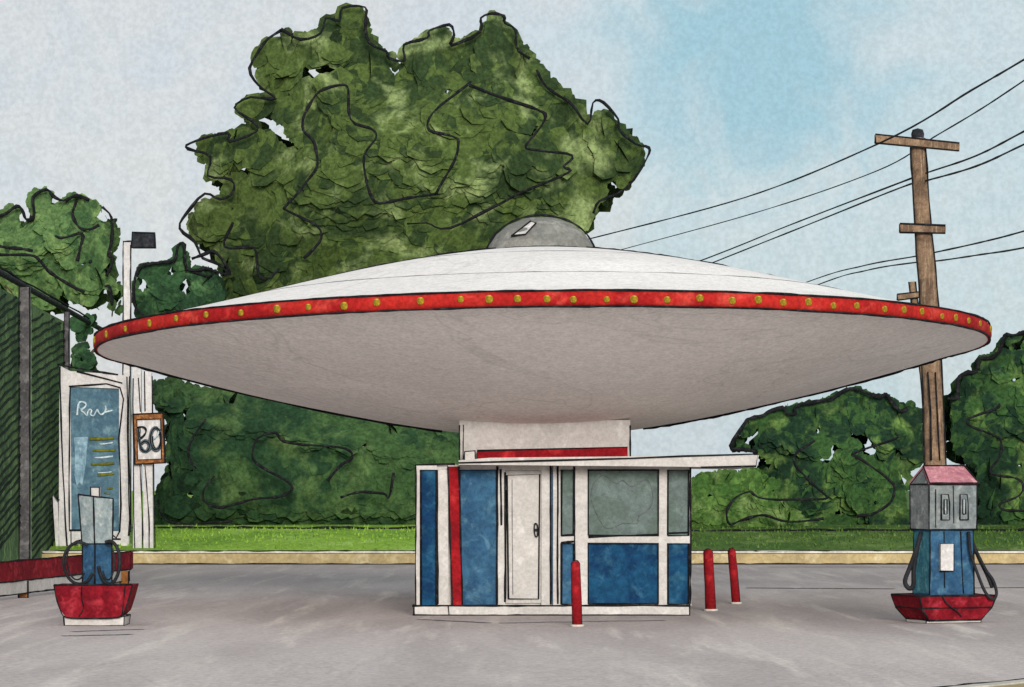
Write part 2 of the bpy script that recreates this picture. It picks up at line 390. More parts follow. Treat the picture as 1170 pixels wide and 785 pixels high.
# ------------------------------------------------------------------ foliage
def inside(p, poly):
    x, y = p; c = False; n = len(poly)
    for i in range(n):
        x1, y1 = poly[i]; x2, y2 = poly[(i+1) % n]
        if (y1 > y) != (y2 > y) and x < (x2-x1)*(y-y1)/(y2-y1)+x1: c = not c
    return c
def edist(p, poly):
    x, y = p; best = 1e9; n = len(poly)
    for i in range(n):
        x1, y1 = poly[i]; x2, y2 = poly[(i+1) % n]; dx, dy = x2-x1, y2-y1; q = dx*dx+dy*dy or 1e-9
        t = max(0, min(1, ((x-x1)*dx+(y-y1)*dy)/q)); d = math.hypot(x-x1-t*dx, y-y1-t*dy)
        if d < best: best = d
    return best
def crown(poly, Y, depth, count, size, mat, gaps=(), round_=1.0, jitter=0.55, lumps=0.22, extra=None):
    """leaf sprays filling a crown volume whose silhouette is the given outline (outline in px at distance Y)"""
    mb = MB(mat); W = [(P(x, y, Y).x, P(x, y, Y).z) for x, y in poly]
    G = [(P(x, y, Y).x, P(x, y, Y).z, rx/F*Y, rz/F*Y) for x, y, rx, rz in gaps]
    x0 = min(a for a, b in W); x1 = max(a for a, b in W); z0 = min(b for a, b in W); z1 = max(b for a, b in W)
    k = 0; tries = 0; cx_ = (x0+x1)/2; cz_ = (z0+z1)/2; hw_ = (x1-x0)/2; hh_ = (z1-z0)/2
    while k < count and tries < count*20:
        tries += 1
        x = random.uniform(x0, x1); z = random.uniform(z0, z1)
        if not inside((x, z), W): continue
        e = edist((x, z), W)
        sz = size*random.uniform(0.55, 1.25)
        sz = max(size*0.34, min(sz, e*1.4+size*0.26))
        def shell(x_, z_):
            t = min(1.0, edist((x_, z_), W)/(depth*round_))
            return depth*(0.45+0.55*t*t*(3-2*t))*(1+lumps*noise.noise(Vector((x_*.45, z_*.45, 3.1))))
        hd = shell(x, z); h_ = size*0.7; gx_ = (shell(x+h_, z)-hd)/h_; gz_ = (shell(x, z+h_)-hd)/h_
        gl_ = math.hypot(gx_, gz_)
        if gl_ > 0.8: gx_ *= 0.8/gl_; gz_ *= 0.8/gl_
        u = random.uniform(-1, 1); s_ = (1 if u > 0 else -1)*abs(u)**0.35
        y = (1 if s_ > 0 else -1)*hd*random.uniform(0.985, 1.0) if k % 9 else s_*hd*0.72
        if k % 3 == 0 and e < size*1.2: y = random.uniform(-1, 1)*hd
        p_ = (Y+y)/Y     # openings run straight through the crown towards the lot
        if any(((x-gx*p_)/(gr*1.0+sz*0.55))**2+((z-CH-(gz-CH)*p_)/(gq*1.0+sz*0.55))**2 < 1 for gx, gz, gr, gq in G): continue
        # outward normal roughly
        nrm = Vector((-gx_, 1 if s_ > 0 else -1, -gz_)).normalized()+Vector((random.gauss(0, jitter*.16), random.gauss(0, jitter*.1), random.gauss(0, jitter*.16)))
        nrm.normalize()
        # every fourth spray lies across the crown so that it also fills from the side
        if k % 9 == 0 or (k % 3 == 0 and e < size*1.2): nrm = Vector((random.choice((-1, 1)), random.gauss(0, .5), random.gauss(0, .4))).normalized()
        a = nrm.orthogonal().normalized(); b = nrm.cross(a); nn = random.choice((9, 10, 11)); ph = random.random()*6.3; w1, w2 = random.uniform(.06, .2), random.uniform(.03, .12)
        c = Vector((x, Y+y, z)); vs = [c+nrm*sz*0.04]
        el = random.uniform(0.6, 1.0)
        for i in range(nn):
            th = ph+2*math.pi*i/nn; rr = sz*(0.9+w1*math.sin(2*th+ph)+w2*math.sin(3*th+ph*2)+random.uniform(-.05, .05))
            vs.append(c+a*math.cos(th)*rr+b*math.sin(th)*rr*el)
        ex = (x-cx_)/hw_; ez = (z-cz_)/hh_
        on = Vector((ex*0.55, s_*0.9, ez*0.5+0.12))+Vector((random.gauss(0, .05), 0, random.gauss(0, .05))); on.normalize()
        o_ = len(mb.v)
        fl = [[0, i+1, (i+1) % nn+1] for i in range(nn)]
        if nrm.dot(on) < 0: fl = [f_[::-1] for f_ in fl]
        mb.add(vs, fl, 0, True)
        for q_ in range(len(vs)): mb.cn[o_+q_] = on
        k += 1
    return mb
def line3(pts, Y, off, jit=0.0): return [P(x, y, Y-off)+Vector((0, random.uniform(-jit, jit), 0)) for x, y in pts]
def trunk_mb(x, Y, z0, z1, r, limbs=5, spread=3.0):
    mb = MB(M['bark'])
    pts = [Vector((x+0.15*math.sin(i*1.3), Y+0.1*math.cos(i), z0-0.2+(z1-z0+0.2)*i/8)) for i in range(9)]
    mb.tube(pts, lambda t: r*(1-0.6*t), 0, 9)
    for k in range(limbs):
        a = 2*math.pi*k/limbs+0.4; h = z0+(z1-z0)*(0.45+0.5*k/limbs); c = Vector((x, Y, h))
        q = [c+Vector((math.cos(a)*spread*t, math.sin(a)*spread*0.6*t, (z1-h)*0.3*t+spread*0.55*t**0.7)) for t in (0, .25, .5, .75, 1)]
        mb.tube(q, lambda t: r*0.45*(1-0.75*t), 0, 6)
    return mb
def tree(name, label, cat, base, cr, trunk, group=None, tname='trunk', cname='crown'):
    t = thing(name, label, cat, base, 0, group)
    cr.build(cname, t); trunk.build(tname, t); return t

# large tree behind the saucer
c6 = lambda p: tr(p, 180, 0, 1.95)
oak_line = c6([(275,65),(235,100),(205,150),(225,190),(262,220),(210,218),(170,240),(212,268),(220,295),(160,315),(155,295),(75,318),(70,330),(120,350),(110,392),(165,400),(168,430),(140,445),(105,432),(65,475),(50,510),(85,540),(100,575),(140,590),(160,610)])
oak_top = c6([(275,65),(320,90),(365,75),(375,40),(405,45),(412,18),(462,15),(460,50),(470,95),(510,115),(515,130),(550,135),(548,98),(600,85),(605,70),(650,55),(662,80),(655,103),(720,70),(722,40),(750,30),(772,35),(775,50),(798,65),(800,105),(830,132)])
oak_right = c6([(845,155),(865,195),(915,225),(960,275),(970,230),(995,230),(1025,265),(1030,290),(1065,320),(1095,330),(1090,355),(1045,420),(985,450),(970,475)])
oak_poly = c6([(255,90),(218,150),(235,190),(265,225),(215,235),(178,245),(215,278),(215,300),(150,318),(100,325),(90,345),(128,362),(115,400),(165,415),(160,450),(110,465),(85,500),(95,540),(140,560),(165,620),(150,668),(200,690),(400,710),(700,640),(900,560),(970,490),(980,455),(1045,415),(1080,350),(1040,310),(1010,290),(985,245),(968,285),(940,262),(900,215),(865,190),(835,150),(800,115),(790,75),(745,50),(725,85),(660,115),(635,85),(600,95),(560,120),(545,150),(505,135),(470,110),(455,70),(455,22),(420,25),(410,60),(385,62),(365,90),(320,100),(290,80)])
oak_gaps = [(180+x/1.95, y/1.95, a/1.95, b/1.95) for x, y, a, b in [(345,165,16,20),(525,170,9,10),(275,295,14,16),(298,322,12,12),(195,375,15,9),(835,290,8,12),(950,345,6,8),(1010,408,14,8),(255,275,12,9),(410,150,6,8),(770,375,6,5),(640,210,5,5)]]
cr = crown(oak_poly, 95, 3.6, 5200, 0.62, M['leaf_big'], oak_gaps)
OY, OO = 95, 5.8
for L_ in (oak_line, oak_top, oak_right): cr.ink(line3(L_, OY, 2.2, 0.06), 0.046, 3, 0.05)
for L_ in (c6([(325,575),(365,530),(350,500),(290,470),(285,460),(330,410),(355,370),(350,320),(325,290),(330,250),(360,205),(405,190),(425,200),(430,265),(480,290),(487,310),(460,345),(465,400),(485,450),(540,445),(620,432)]),
           c6([(620,432),(655,370),(672,320),(660,305),(605,290),(615,250),(690,190),(695,183)]), c6([(695,190),(760,215),(850,245),(862,268),(820,325),(850,336),(925,345),(905,370),(915,385),(800,435),(650,508),(600,495),(555,500)]),
           c6([(168,495),(150,550),(215,553),(225,610),(245,620),(272,600)])):
    cr.ink(line3(L_, OY, OO, 0.06), 0.046, 4, 0.04)
b = P(430, 600, 95)
tree('broadleaf_tree', 'largest dark green tree, rising behind the saucer roof on the left of its dome', 'tree', (b.x, 95, 0.9), cr, trunk_mb(b.x, 95, 0.9, 10, 0.55, 6, 4))

# small bluish tree between lamp and large tree
c7 = lambda p: tr(p, 80, 240, 2.167)
sp = c7([(165,160),(185,138),(240,135),(264,125),(268,90),(283,92),(290,150),(350,148),(365,170),(378,220),(360,300),(200,320),(168,255),(158,200)])
cr = crown(sp, 90, 1.3, 800, 0.34, M['leaf_small'], [(80+247/2.167, 240+158/2.167, 3, 3.5), (80+287/2.167, 240+190/2.167, 4.5, 11), (80+185/2.167, 240+187/2.167, 3.5, 8)])
cr.ink(line3(c7([(200,268),(165,250),(158,200),(165,155),(185,135),(240,130),(262,120),(268,88),(285,88),(290,145),(350,145),(345,165),(300,150)]), 90, 0.8, 0.08), 0.05, 3, 0.05)
cr.ink(line3(c7([(300,120),(330,110),(352,100),(375,120),(398,160),(350,150)]), 90, 0.8, 0.08), 0.05, 3, 0.05)
b = P(205, 600, 90)
tree('small_tree', 'small bluish green tree just right of the lamp post, behind the saucer rim', 'tree', (b.x, 90, 0.9), cr, trunk_mb(b.x-.1, 90, 0.9, 8.0, 0.14, 4, 0.5))

# left tree
c2 = lambda p: tr(p, 0, 190, 3.4125)
lp = c2([(-160,260),(-60,215),(0,195),(65,160),(85,178),(125,208),(138,180),(133,122),(180,92),(210,120),(250,135),(300,120),(400,165),(432,205),(434,290),(428,350),(428,430),(462,480),(455,560),(440,580),(425,510),(390,520),(365,550),(300,520),(250,490),(230,560),(100,560),(0,520),(-160,500)])
cr = crown(lp, 92, 1.9, 1900, 0.42, M['leaf_left'], [(85/3.41, 190+205/3.41, 6, 5), (200/3.41, 190+338/3.41, 4, 2.5), (320/3.41, 190+385/3.41, 6, 5), (390/3.41, 190+195/3.41, 6, 5), (212/3.41, 190+137/3.41, 3.5, 3), (405/3.41, 190+487/3.41, 5, 3), (430/3.41, 190+340/3.41, 3, 4)])
for L_ in ([(0,195),(30,180),(65,155),(85,170),(100,205),(125,205),(135,180),(130,120),(180,90),(210,115),(250,130),(300,115),(345,130)], [(400,160),(435,200),(437,290),(425,350),(440,360),(415,430)]):
    cr.ink(line3(c2(L_), 92, 1.2, 0.08), 0.055, 3, 0.04)
for L_ in ([(300,130),(285,190),(310,240),(350,245),(385,225)], [(215,268),(240,278),(320,262),(312,330),(300,370)], [(0,310),(60,320),(130,330)], [(0,345),(120,345),(160,370),(200,420),(330,490)], [(410,470),(430,475),(435,540)], [(350,365),(352,372),(346,375)]):
    cr.ink(line3(c2(L_), 92, 2.9, 0.08), 0.05, 4, 0.04)
b = P(50, 600, 92)
tree('shade_tree', 'mid green tree at the left edge, above the sloping fence rail', 'tree', (b.x, 92, 0.9), cr, trunk_mb(b.x, 92, 0.9, 8.5, 0.3, 5, 2))

# slim shrub behind the menu sign
sp = c2([(275,590),(320,605),(332,575),(375,590),(370,620),(335,680),(345,720),(375,750),(380,900),(400,1500),(290,1520),(270,900),(285,720),(310,660),(275,620)])
cr = crown(sp, 86, 0.5, 560, 0.24, M['leaf_small'])
0 and cr.ink(line3(c2([(275,590),(320,605),(332,575),(375,590),(370,620),(335,680),(345,720),(375,750)]), 86, 0.3), 0.03, 3, 0.03, PENCIL)
b = P(98, 600, 86)
tree('slim_shrub', 'tall slim green shrub showing above the white menu sign, beside the fence end', 'shrub', (b.x, 86, 0.9), cr, trunk_mb(b.x, 86, 0.9, 5, 0.07, 3, 0.3), None, 'stem', 'foliage')

# hedge left of the kiosk
ch_ = lambda p: tr(p, 150, 420, 3.162)
hp = ch_([(70,85),(80,48),(170,50),(250,80),(350,92),(450,102),(540,112),(620,130),(700,150),(800,165),(900,180),(1000,200),(1100,222),(1180,240),(1260,300),(1300,600),(90,600),(98,540),(92,480),(118,400),(140,340),(132,200)])
cr = crown(hp, 82.5, 1.5, 4300, 0.36, M['leaf_hedge'], [(150+842/3.162, 420+295/3.162, 8, 2.5), (150+208/3.162, 420+460/3.162, 3, 4), (150+222/3.162, 420+368/3.162, 1.5, 2), (150+200/3.162, 420+178/3.162, 1.2, 2)], round_=0.6, lumps=0.1, jitter=0.4)
for L_ in ([(270,185),(225,250),(205,300),(215,340),(235,365)], [(300,390),(265,440),(265,480),(310,505),(350,503),(450,475),(540,465),(580,440),(560,410),(450,345),(437,300),(460,255),(520,237),(550,268),(620,278),(770,290),(797,325),(760,350),(710,412)], [(755,470),(830,450),(910,455),(930,470),(950,380)], [(95,480),(110,530),(160,563),(350,558),(352,552)]):
    cr.ink(line3(ch_(L_), 82.5, 2.3, 0.03), 0.034, 4, 0.03)
b = P(340, 600, 82.5)
tree('hedge', 'long dark green hedge between the number sign and the kiosk', 'hedge', (b.x, 82.5, 0.9), cr, trunk_mb(b.x, 82.5, 0.9, 3, 0.1, 6, 1.0), None, 'stem', 'foliage')

# bushes on the right
cb = lambda p: tr(p, 780, 380, 2.8026)
bp = cb([(160,372),(205,295),(260,270),(320,250),(360,240),(450,220),(515,190),(545,185),(600,205),(645,208),(690,255),(715,225),(752,265),(745,310),(772,380),(750,420),(705,440),(722,490),(690,510),(700,570),(732,600),(725,680),(150,690),(130,560),(250,470),(262,400),(230,375)])
bg_ = [(780+x/2.8, 380+y/2.8, a, b_) for x, y, a, b_ in [(215,350,2.2,4),(240,325,2.5,2),(277,415,2,5),(430,318,3,5),(592,368,7,9),(600,395,3,4),(452,410,8,2),(388,498,5,4),(502,572,5,3),(620,545,3,2),(482,365,3,7),(545,325,2,3),(700,470,3,5),(690,380,2,3)]]
cr = crown(bp, 83, 1.9, 3300, 0.36, M['leaf_bush'], bg_)
for L_ in ([(240,380),(185,375),(155,365),(200,290),(215,275),(260,265),(275,255),(320,240),(335,258),(360,258),(362,235),(430,222),(480,212),(515,185),(545,178),(590,195),(640,205),(650,197),(690,250),(720,245)],):
    cr.ink(line3(cb(L_), 83, 1.0, 0.04), 0.055, 3, 0.04)
for L_ in ([(425,345),(365,385),(360,425),(400,470),(455,520),(440,535),(270,532),(230,520),(215,510),(170,530),(140,575),(150,612),(190,600),(260,585),(340,605),(450,595)], [(680,322),(680,340),(550,385),(560,400),(660,470),(680,500),(665,545),(610,580),(560,588)]):
    cr.ink(line3(cb(L_), 83, 3.6, 0.04), 0.036, 4, 0.03)
b = P(930, 600, 83)
tree('round_bush', 'broad dark green bush between the kiosk and the utility pole', 'bush', (b.x, 83, 0.9), cr, trunk_mb(b.x, 83, 0.9, 3.2, 0.14, 6, 1.4), None, 'stem', 'foliage')
lp = cb([(-60,480),(25,475),(60,455),(120,450),(250,440),(300,480),(330,560),(420,620),(430,680),(-60,680)])
cr = crown(lp, 80.6, 0.8, 1300, 0.27, M['leaf_lite'], [(780+90/2.8, 380+515/2.8, 3, 4), (780+300/2.8, 380+515/2.8, 4, 3), (780+310/2.8, 380+630/2.8, 8, 2)])
b = P(840, 600, 80.6)
tree('low_bush', 'low light green bush beside the kiosk, in front of the broad dark bush', 'bush', (b.x, 80.6, 0.88), cr, trunk_mb(b.x, 80.6, 0.88, 1.7, 0.07, 5, 0.6), None, 'stem', 'foliage')
rp = cb([(850,215),(882,190),(880,155),(915,135),(945,122),(955,85),(1015,65),(1035,15),(1100,5),(1150,-20),(1250,-30),(1400,60),(1420,690),(930,690),(938,560),(945,490),(935,440),(905,420),(870,390),(850,330),(860,270)])
cr = crown(rp, 82, 2.0, 3000, 0.38, M['leaf_bush'], [(780+1045/2.8, 380+160/2.8, 5, 2), (780+1085/2.8, 380+62/2.8, 2.5, 4), (780+1080/2.8, 380+430/2.8, 2, 3)])
cr.ink(line3(cb([(850,210),(880,205),(882,150),(905,130),(940,122),(950,85),(985,80),(1015,60),(1030,12),(1060,10),(1093,0),(1140,-15)]), 82, 1.0, 0.04), 0.055, 3, 0.04)
cr.ink(line3(cb([(1015,230),(1005,245),(915,275),(925,300),(1000,330),(1020,350),(1015,400),(985,450),(1060,465),(1090,485),(1080,520),(1015,550),(1030,570),(1093,570),(1120,575)]), 82, 3.7, 0.04), 0.036, 4, 0.03)
b = P(1200, 600, 82)
tree('tall_bush', 'tall green bush at the right edge, right of the utility pole', 'bush', (b.x, 82, 0.9), cr, trunk_mb(b.x, 82, 0.9, 4.2, 0.18, 6, 1.6), None, 'stem', 'foliage')

# ------------------------------------------------------------------ tall mesh fence, left
fence = thing('mesh_fence', 'tall fence of dark green hatched mesh under a sloping rail at the left edge', 'fence', (-11.4, 66, 0))
def fp(t, z):    # point along the fence: t in px x of its top line at that distance
    Y = 66*250/(250-65*t/115.0); return Vector(((t-585)/F*Y, Y, z))
TOP = 6.82
def fence_run(t0, t1, z0, z1, mbx, th=0.08, m=0):
    a0, a1, b0, b1 = fp(t0, z0), fp(t0, z1), fp(t1, z0), fp(t1, z1); o_ = Vector((-0.02-th, 0.0, 0))
    mbx.add([a0, b0, b1, a1, a0+o_, b0+o_, b1+o_, a1+o_], [[0,1,2,3],[7,6,5,4],[0,4,5,1],[1,5,6,2],[2,6,7,3],[3,7,4,0]], m)
for k, (t0, t1) in enumerate([(-55, 22), (36, 73), (80, 92)]):
    mbx = MB(M['hatch']); fence_run(t0, t1, 0.0, TOP-0.35 if k < 2 else 5.3, mbx)
    zt = TOP-0.4 if k < 2 else 5.15
    z = 0.3
    while z < zt+4:
        t = t0+0.5; pts = []
        while t <= t1-0.5:
            zz = z-1.0+(t-t0)*0.024+0.02*math.sin(t*.5+z*3)
            if 0.2 < zz < zt: pts.append(fp(t, zz)+Vector((0.03, -0.06, 0)))
            t += 4
        if len(pts) > 2: mbx.ink(pts, 0.026, 1, 0.02, M['hatchline'])
        z += random.uniform(0.16, 0.26)
    mbx.build('mesh_panel', fence)
for (t0, t1, top) in ((22, 34, TOP-0.1), (73, 79, TOP-0.1), (-68, -55, TOP-0.1)):
    mbx = MB(M['post']); a, b_ = fp(t0, 0), fp(t1, 0); wd = b_.x-a.x+0.0
    Yp = a.y-0.1; a = Vector(((t0-585)/F*Yp, Yp, 0)); b_ = Vector(((t1-585)/F*Yp, Yp, 0))
    mbx.box((a.x, Yp, 0), (b_.x, Yp+0.16, top))
    for x in (a.x, b_.x): mbx.seg((x, Yp-0.01, 0), (x, Yp-0.01, top), 0.016, 0.015)
    mbx.build('post', fence)
mbx = MB(M['dark']); mbx.tube([fp(t, TOP+0.0)+Vector((0, -0.15, 0)) for t in (-80, -30, 0, 40, 80, 118)], 0.075, 0, 6)
mbx.ink([fp(t, TOP+0.12)+Vector((0, -0.2, 0)) for t in (-80, -30, 0, 40, 80, 112)], 0.03, 3, 0.04)
mbx.build('top_rail', fence)

# ------------------------------------------------------------------ red plank barrier
bar = thing('plank_barrier', 'low red plank barrier on wooden legs beside the left fuel pump', 'barrier', (-9.3, 50, 0))
def bpnt(x, z):
    Y = 50+8*(x/150.0); return Vector(((x-585)/F*Y, Y, z))
mbx = MB(M['maroon'])
def bslab(x0, x1, z0, z1, th, m, ink=True):
    a0, a1, b0, b1 = bpnt(x0, z0), bpnt(x0, z1), bpnt(x1, z0), bpnt(x1, z1); o_ = Vector((0, th, 0))
    mbx.add([a0, b0, b1, a1, a0+o_, b0+o_, b1+o_, a1+o_], [[0,1,2,3],[7,6,5,4],[0,4,5,1],[1,5,6,2],[2,6,7,3],[3,7,4,0]], m)
    if ink:
        i_ = Vector((0, -0.01, 0)); mbx.seg(a0+i_, b0+i_, 0.014, 0.01); mbx.seg(a1+i_, b1+i_, 0.014, 0.01); mbx.seg(b0+i_, b1+i_, 0.014, 0.01)
bslab(-60, 150, 0.32, 0.67, 0.3, 0)
mbx.seg(bpnt(-20, 0.50)+Vector((0, -.01, 0)), bpnt(70, 0.47)+Vector((0, -.01, 0)), 0.010, 0.01)
mbx.build('plank', bar)
mbx = MB(M['white']); bslab(-60, 148, 0.09, 0.315, 0.22, 0); mbx.build('lower_board', bar)
for x in (-50, 22, 138):
    mbx = MB(M['wood2']); p = bpnt(x, 0); mbx.box((p.x, p.y-0.09, 0), (p.x+0.17, p.y-0.015, 0.30))
    mbx.seg((p.x, p.y-0.1, 0), (p.x, p.y-0.1, .30), 0.012); mbx.seg((p.x+.17, p.y-0.1, 0), (p.x+.17, p.y-0.1, .30), 0.012); mbx.seg((p.x, p.y-0.1, 0), (p.x+.17, p.y-0.1, 0), 0.012)
    mbx.build('leg', bar)

# ------------------------------------------------------------------ menu sign + number sign + lamp
SY = 75.6
sg = thing('menu_sign', 'tall white framed sign with blue-grey board and olive lines behind the left pump', 'sign', (P(108, 628, SY).x, SY, 0.33))
mbx = MB(M['whitefar']); I = 0.022
d = lambda x, y, Y=SY: P(x, y, Y)
mbx.slab([d(68,418), d(67,640), d(82,640), d(80,424)][::-1], 0.25)
mbx.slab([d(136,428), d(136,640), d(147,640), d(148,430)][::-1], 0.25)
mbx.slab([d(80,424), d(80,442), d(136,444), d(136,428)][::-1], 0.24)
mbx.slab([d(80.5,607), d(80.5,622), d(136,622), d(136,607)][::-1], 0.24)
for a in ([(66,416),(90,421),(135,428)], [(68,418),(70,480),(72,540),(76,624)], [(80,440),(79,520),(79,606)], [(148,430),(146,500),(149,560),(147,612)], [(88,424),(140,438)], [(78,624),(95,616),(138,616)]):
    mbx.ink([d(x, y, SY-0.02) for x, y in a], I, 3, 0.02)
mbx.build('frame', sg)
mbx = MB(M['board']); mbx.slab([d(80,441,SY+.06), d(80,608,SY+.06), d(137,608,SY+.06), d(137,443,SY+.06)][::-1], 0.12)
mbx.ink([d(x, y, SY-.02) for x, y in [(79,441),(137,443),(136,500),(137,607),(118,606),(79,606)]], I, 3, 0.02)
c3_ = lambda p: tr(p, 50, 400, 4.907)
pw = mbx.mat(M['palewash']); 
q = c3_([(170,490),(248,487),(240,560),(236,640),(226,700),(215,757),(200,740),(185,762),(172,700),(176,600)])
mbx.slab([d(x, y, SY+.045) for x, y in q][::-1], 0.02, pw)
def stroke(pts, r, m, Y, sm=4): mbx.tube(catmull([d(x, y, Y) for x, y in c3_(pts)], sm), r, mbx.mat(m), 6, True, press=0.3)
stroke([(187,366),(190,330),(196,300),(212,290),(235,300),(232,318),(206,338)], 0.030, M['chalk'], SY+.04)
stroke([(206,338),(225,350),(242,368),(246,348),(258,332),(268,340),(262,362),(280,368),(290,350),(300,335),(308,350),(322,362),(338,352),(348,330),(345,312)], 0.024, M['chalk'], SY+.04)
stroke([(340,350),(360,345),(386,338)], 0.026, M['chalk'], SY+.04); stroke([(192,300),(205,330),(222,318)], 0.02, M['palewash'], SY+.038)
for (x0, y0, x1, y1, r, m_) in ((258,498,392,494,.042,'olive'),(312,527,388,518,.022,'chalk'),(275,563,400,562,.030,'olive'),(285,604,388,596,.026,'chalk'),(265,640,395,635,.034,'olive'),(302,702,395,692,.032,'olive'),(304,688,380,683,.014,'chalk'),(355,778,388,774,.028,'olive'),(340,800,372,806,.02,'olive')):
    stroke([(x0, y0), ((x0+x1)/2, (y0+y1)/2+2), (x1, y1)], r, M[m_], SY+.04)
mbx.build('board', sg)
mbx = MB(M['whitefar']); mbx.slab([d(60,566), d(64,630), d(68,630), d(66,575)][::-1], 0.2)
mbx.ink([d(60,630,SY-.01), d(61,600,SY-.01), d(60,566,SY-.01), d(68,572,SY-.01)], 0.018, 1, 0.01); mbx.build('side_brace', sg)

NY = 75.2
ns = thing('number_sign', 'small wood-framed white number sign on a wide white double post', 'sign', (P(162, 628, NY).x, NY, 0.33))
mbx = MB(M['whitefar'])
mbx.slab([d(152,420,NY), d(152,634,NY), d(162,634,NY), d(161,422,NY)][::-1], 0.16)
mbx.slab([d(163,424,NY), d(164,634,NY), d(175,634,NY), d(173,426,NY)][::-1], 0.16)
for a in ([(152,432),(152,520),(154,626)], [(158,432),(160,470)], [(160,530),(163,600),(162,622)], [(165,424),(166,470)], [(166,532),(170,590),(170,626)], [(174,430),(175,530),(177,624),(172,630)], [(145,430),(146,520),(148,600)]):
    mbx.ink([d(x, y, NY-.02) for x, y in a], 0.017, 3, 0.02)
mbx.build('post', ns)
mbx = MB(M['paper'])
fr = c3_([(500,360),(670,352),(680,632),(510,640)]); inn = c3_([(522,388),(655,385),(660,610),(526,615)])
mbx.slab([d(x, y, NY-.10) for x, y in fr][::-1], 0.08)
mbx.tube(catmull([d(x, y, NY-.12) for x, y in inn[0:1]+[((inn[0][0]+inn[1][0])/2, inn[0][1]-.2)]+inn[1:2]], 2), 0.001, 0)
stroke([(532,440),(534,480),(536,510),(545,548),(560,566),(580,565),(592,545),(588,522),(568,510),(545,525)], 0.05, M['slate'], NY-.14)
stroke([(532,440),(534,480),(536,510),(545,548),(560,566),(580,565),(592,545),(588,522),(568,510),(545,525)], 0.026, INK, NY-.17)
stroke([(526,436),(550,430),(570,440),(572,462),(555,485),(540,495)], 0.026, INK, NY-.17)
el = [(628+30*math.cos(t), 498+62*math.sin(t)) for t in [2*math.pi*k/12-1.2 for k in range(13)]]
stroke(el, 0.05, M['slate'], NY-.14, 2); stroke(el, 0.026, INK, NY-.17, 2)
el = [(632+22*math.cos(t), 500+52*math.sin(t)) for t in [2*math.pi*k/10-0.9 for k in range(8)]]; stroke(el, 0.016, INK, NY-.17, 2)
stroke([(648,450),(636,478),(618,500)], 0.02, M['chalk'], NY-.175)
mbx.build('plate', ns)
mbx = MB(M['wood2'])
oo = [Vector(p) for p in fr]; ii = [Vector(p) for p in inn]
for k in range(4):
    a, b_, c_, e_ = oo[k], oo[(k+1) % 4], ii[(k+1) % 4], ii[k]
    mbx.slab([d(a[0], a[1], NY-.14), d(b_[0], b_[1], NY-.14), d(c_[0], c_[1], NY-.14), d(e_[0], e_[1], NY-.14)], 0.06)
mbx.ink([d(x, y, NY-.16) for x, y in fr], 0.026, 1, 0.01, None, True); mbx.ink([d(x, y, NY-.16) for x, y in inn], 0.016, 1, 0.01, None, True)
mbx.build('frame', ns)

LY = 78.5
lt = thing('lamp_post', 'thin white lamp post with a dark box lamp, rising above the menu sign', 'lamp post', (P(145, 600, LY).x, LY, 0.5))
mbx = MB(M['whitefar']); a = P(145, 600, LY); t_ = P(145, 276, LY)
mbx.box((a.x-0.10, LY, 0.4), (a.x+0.10, LY+0.2, t_.z)); 
mbx.seg((a.x-.10, LY-.01, .5), (a.x-.10, LY-.01, t_.z+.02), 0.018, 0.02); mbx.seg((a.x+.10, LY-.01, .5), (a.x+.10, LY-.01, t_.z-.1), 0.018, 0.02)
mbx.seg((a.x-.10, LY-.01, t_.z), (a.x+.3, LY-.01, t_.z+.02), 0.018, 0.01)
mbx.build('pole', lt)
mbx = MB(M['dark']); a = P(150.5, 283, LY); b_ = P(177, 266, LY)
mbx.hexa([(a.x, LY-.12, a.z), (b_.x, LY-.12, a.z), (b_.x, LY+.32, a.z), (a.x, LY+.32, a.z)], [(a.x+.02, LY-.1, b_.z), (b_.x-.02, LY-.1, b_.z), (b_.x-.02, LY+.3, b_.z), (a.x+.02, LY+.3, b_.z)])
mbx.ink([P(x, y, LY-.13) for x, y in [(150,283),(176,283),(177,266),(151,265)]], 0.02, 1, 0.012, None, True)
mbx.build('lamp_head', lt)

# ------------------------------------------------------------------ utility poles and wires
UY = 55.0
up = thing('utility_pole', 'tall brown wooden utility pole with two crossarms, behind the right fuel pump', 'pole', (P(1074, 674, UY).x, UY, 0))
mbx = MB(M['wood'])
pl = [P(x, y, UY) for x, y in [(1075,674),(1071,600),(1067,500),(1064,420),(1060,330),(1055,270),(1051,210),(1048,158)]]
mbx.tube(catmull(pl, 3), lambda t: 0.225-0.085*t, 0, 12)
for sx in (-1, 1):
    mbx.ink([p+Vector((sx*(0.222-0.085*i/7), -0.06, 0)) for i, p in enumerate(pl)], 0.016, 3, 0.02)
mbx.ink([P(x, y, UY-.23) for x, y in [(1060,425),(1063,470),(1064,526)]], 0.018, 2, 0.01); mbx.ink([P(x, y, UY-.23) for x, y in [(1069,425),(1072,490),(1074,526)]], 0.014, 2, 0.01)
mbx.build('pole_shaft', up)
for (x0, y0, x1, y1, h) in ((1000,159,1096,168,9), (1028,261,1080,262,9)):
    mbx = MB(M['wood']); q = [P(x0, y0+h/2, UY-.2), P(x1, y1+h/2, UY-.2), P(x1, y1-h/2, UY-.2), P(x0, y0-h/2-1, UY-.2)]
    mbx.slab(q, 0.12); mbx.ink([p+Vector((0, -.01, 0)) for p in q], 0.017, 1, 0.01, None, True); mbx.build('crossarm', up)
mbx = MB(M['dark']); c_ = P(1048.5, 158, UY); mbx.lathe([(0.115, 0), (0.125, .08), (.10, .16), (0.001, .19)], c_, 0, 14); mbx.build('cap', up)
DY = 105.0
dp = thing('utility_pole', 'small distant utility pole whose crossed top shows above the rim at right', 'pole', (P(1062, 598, DY).x, DY, 0.9))
mbx = MB(M['wood']); pl = [P(x, y, DY) for x, y in [(1068,600),(1061,500),(1055,430),(1048,375),(1042,322)]]
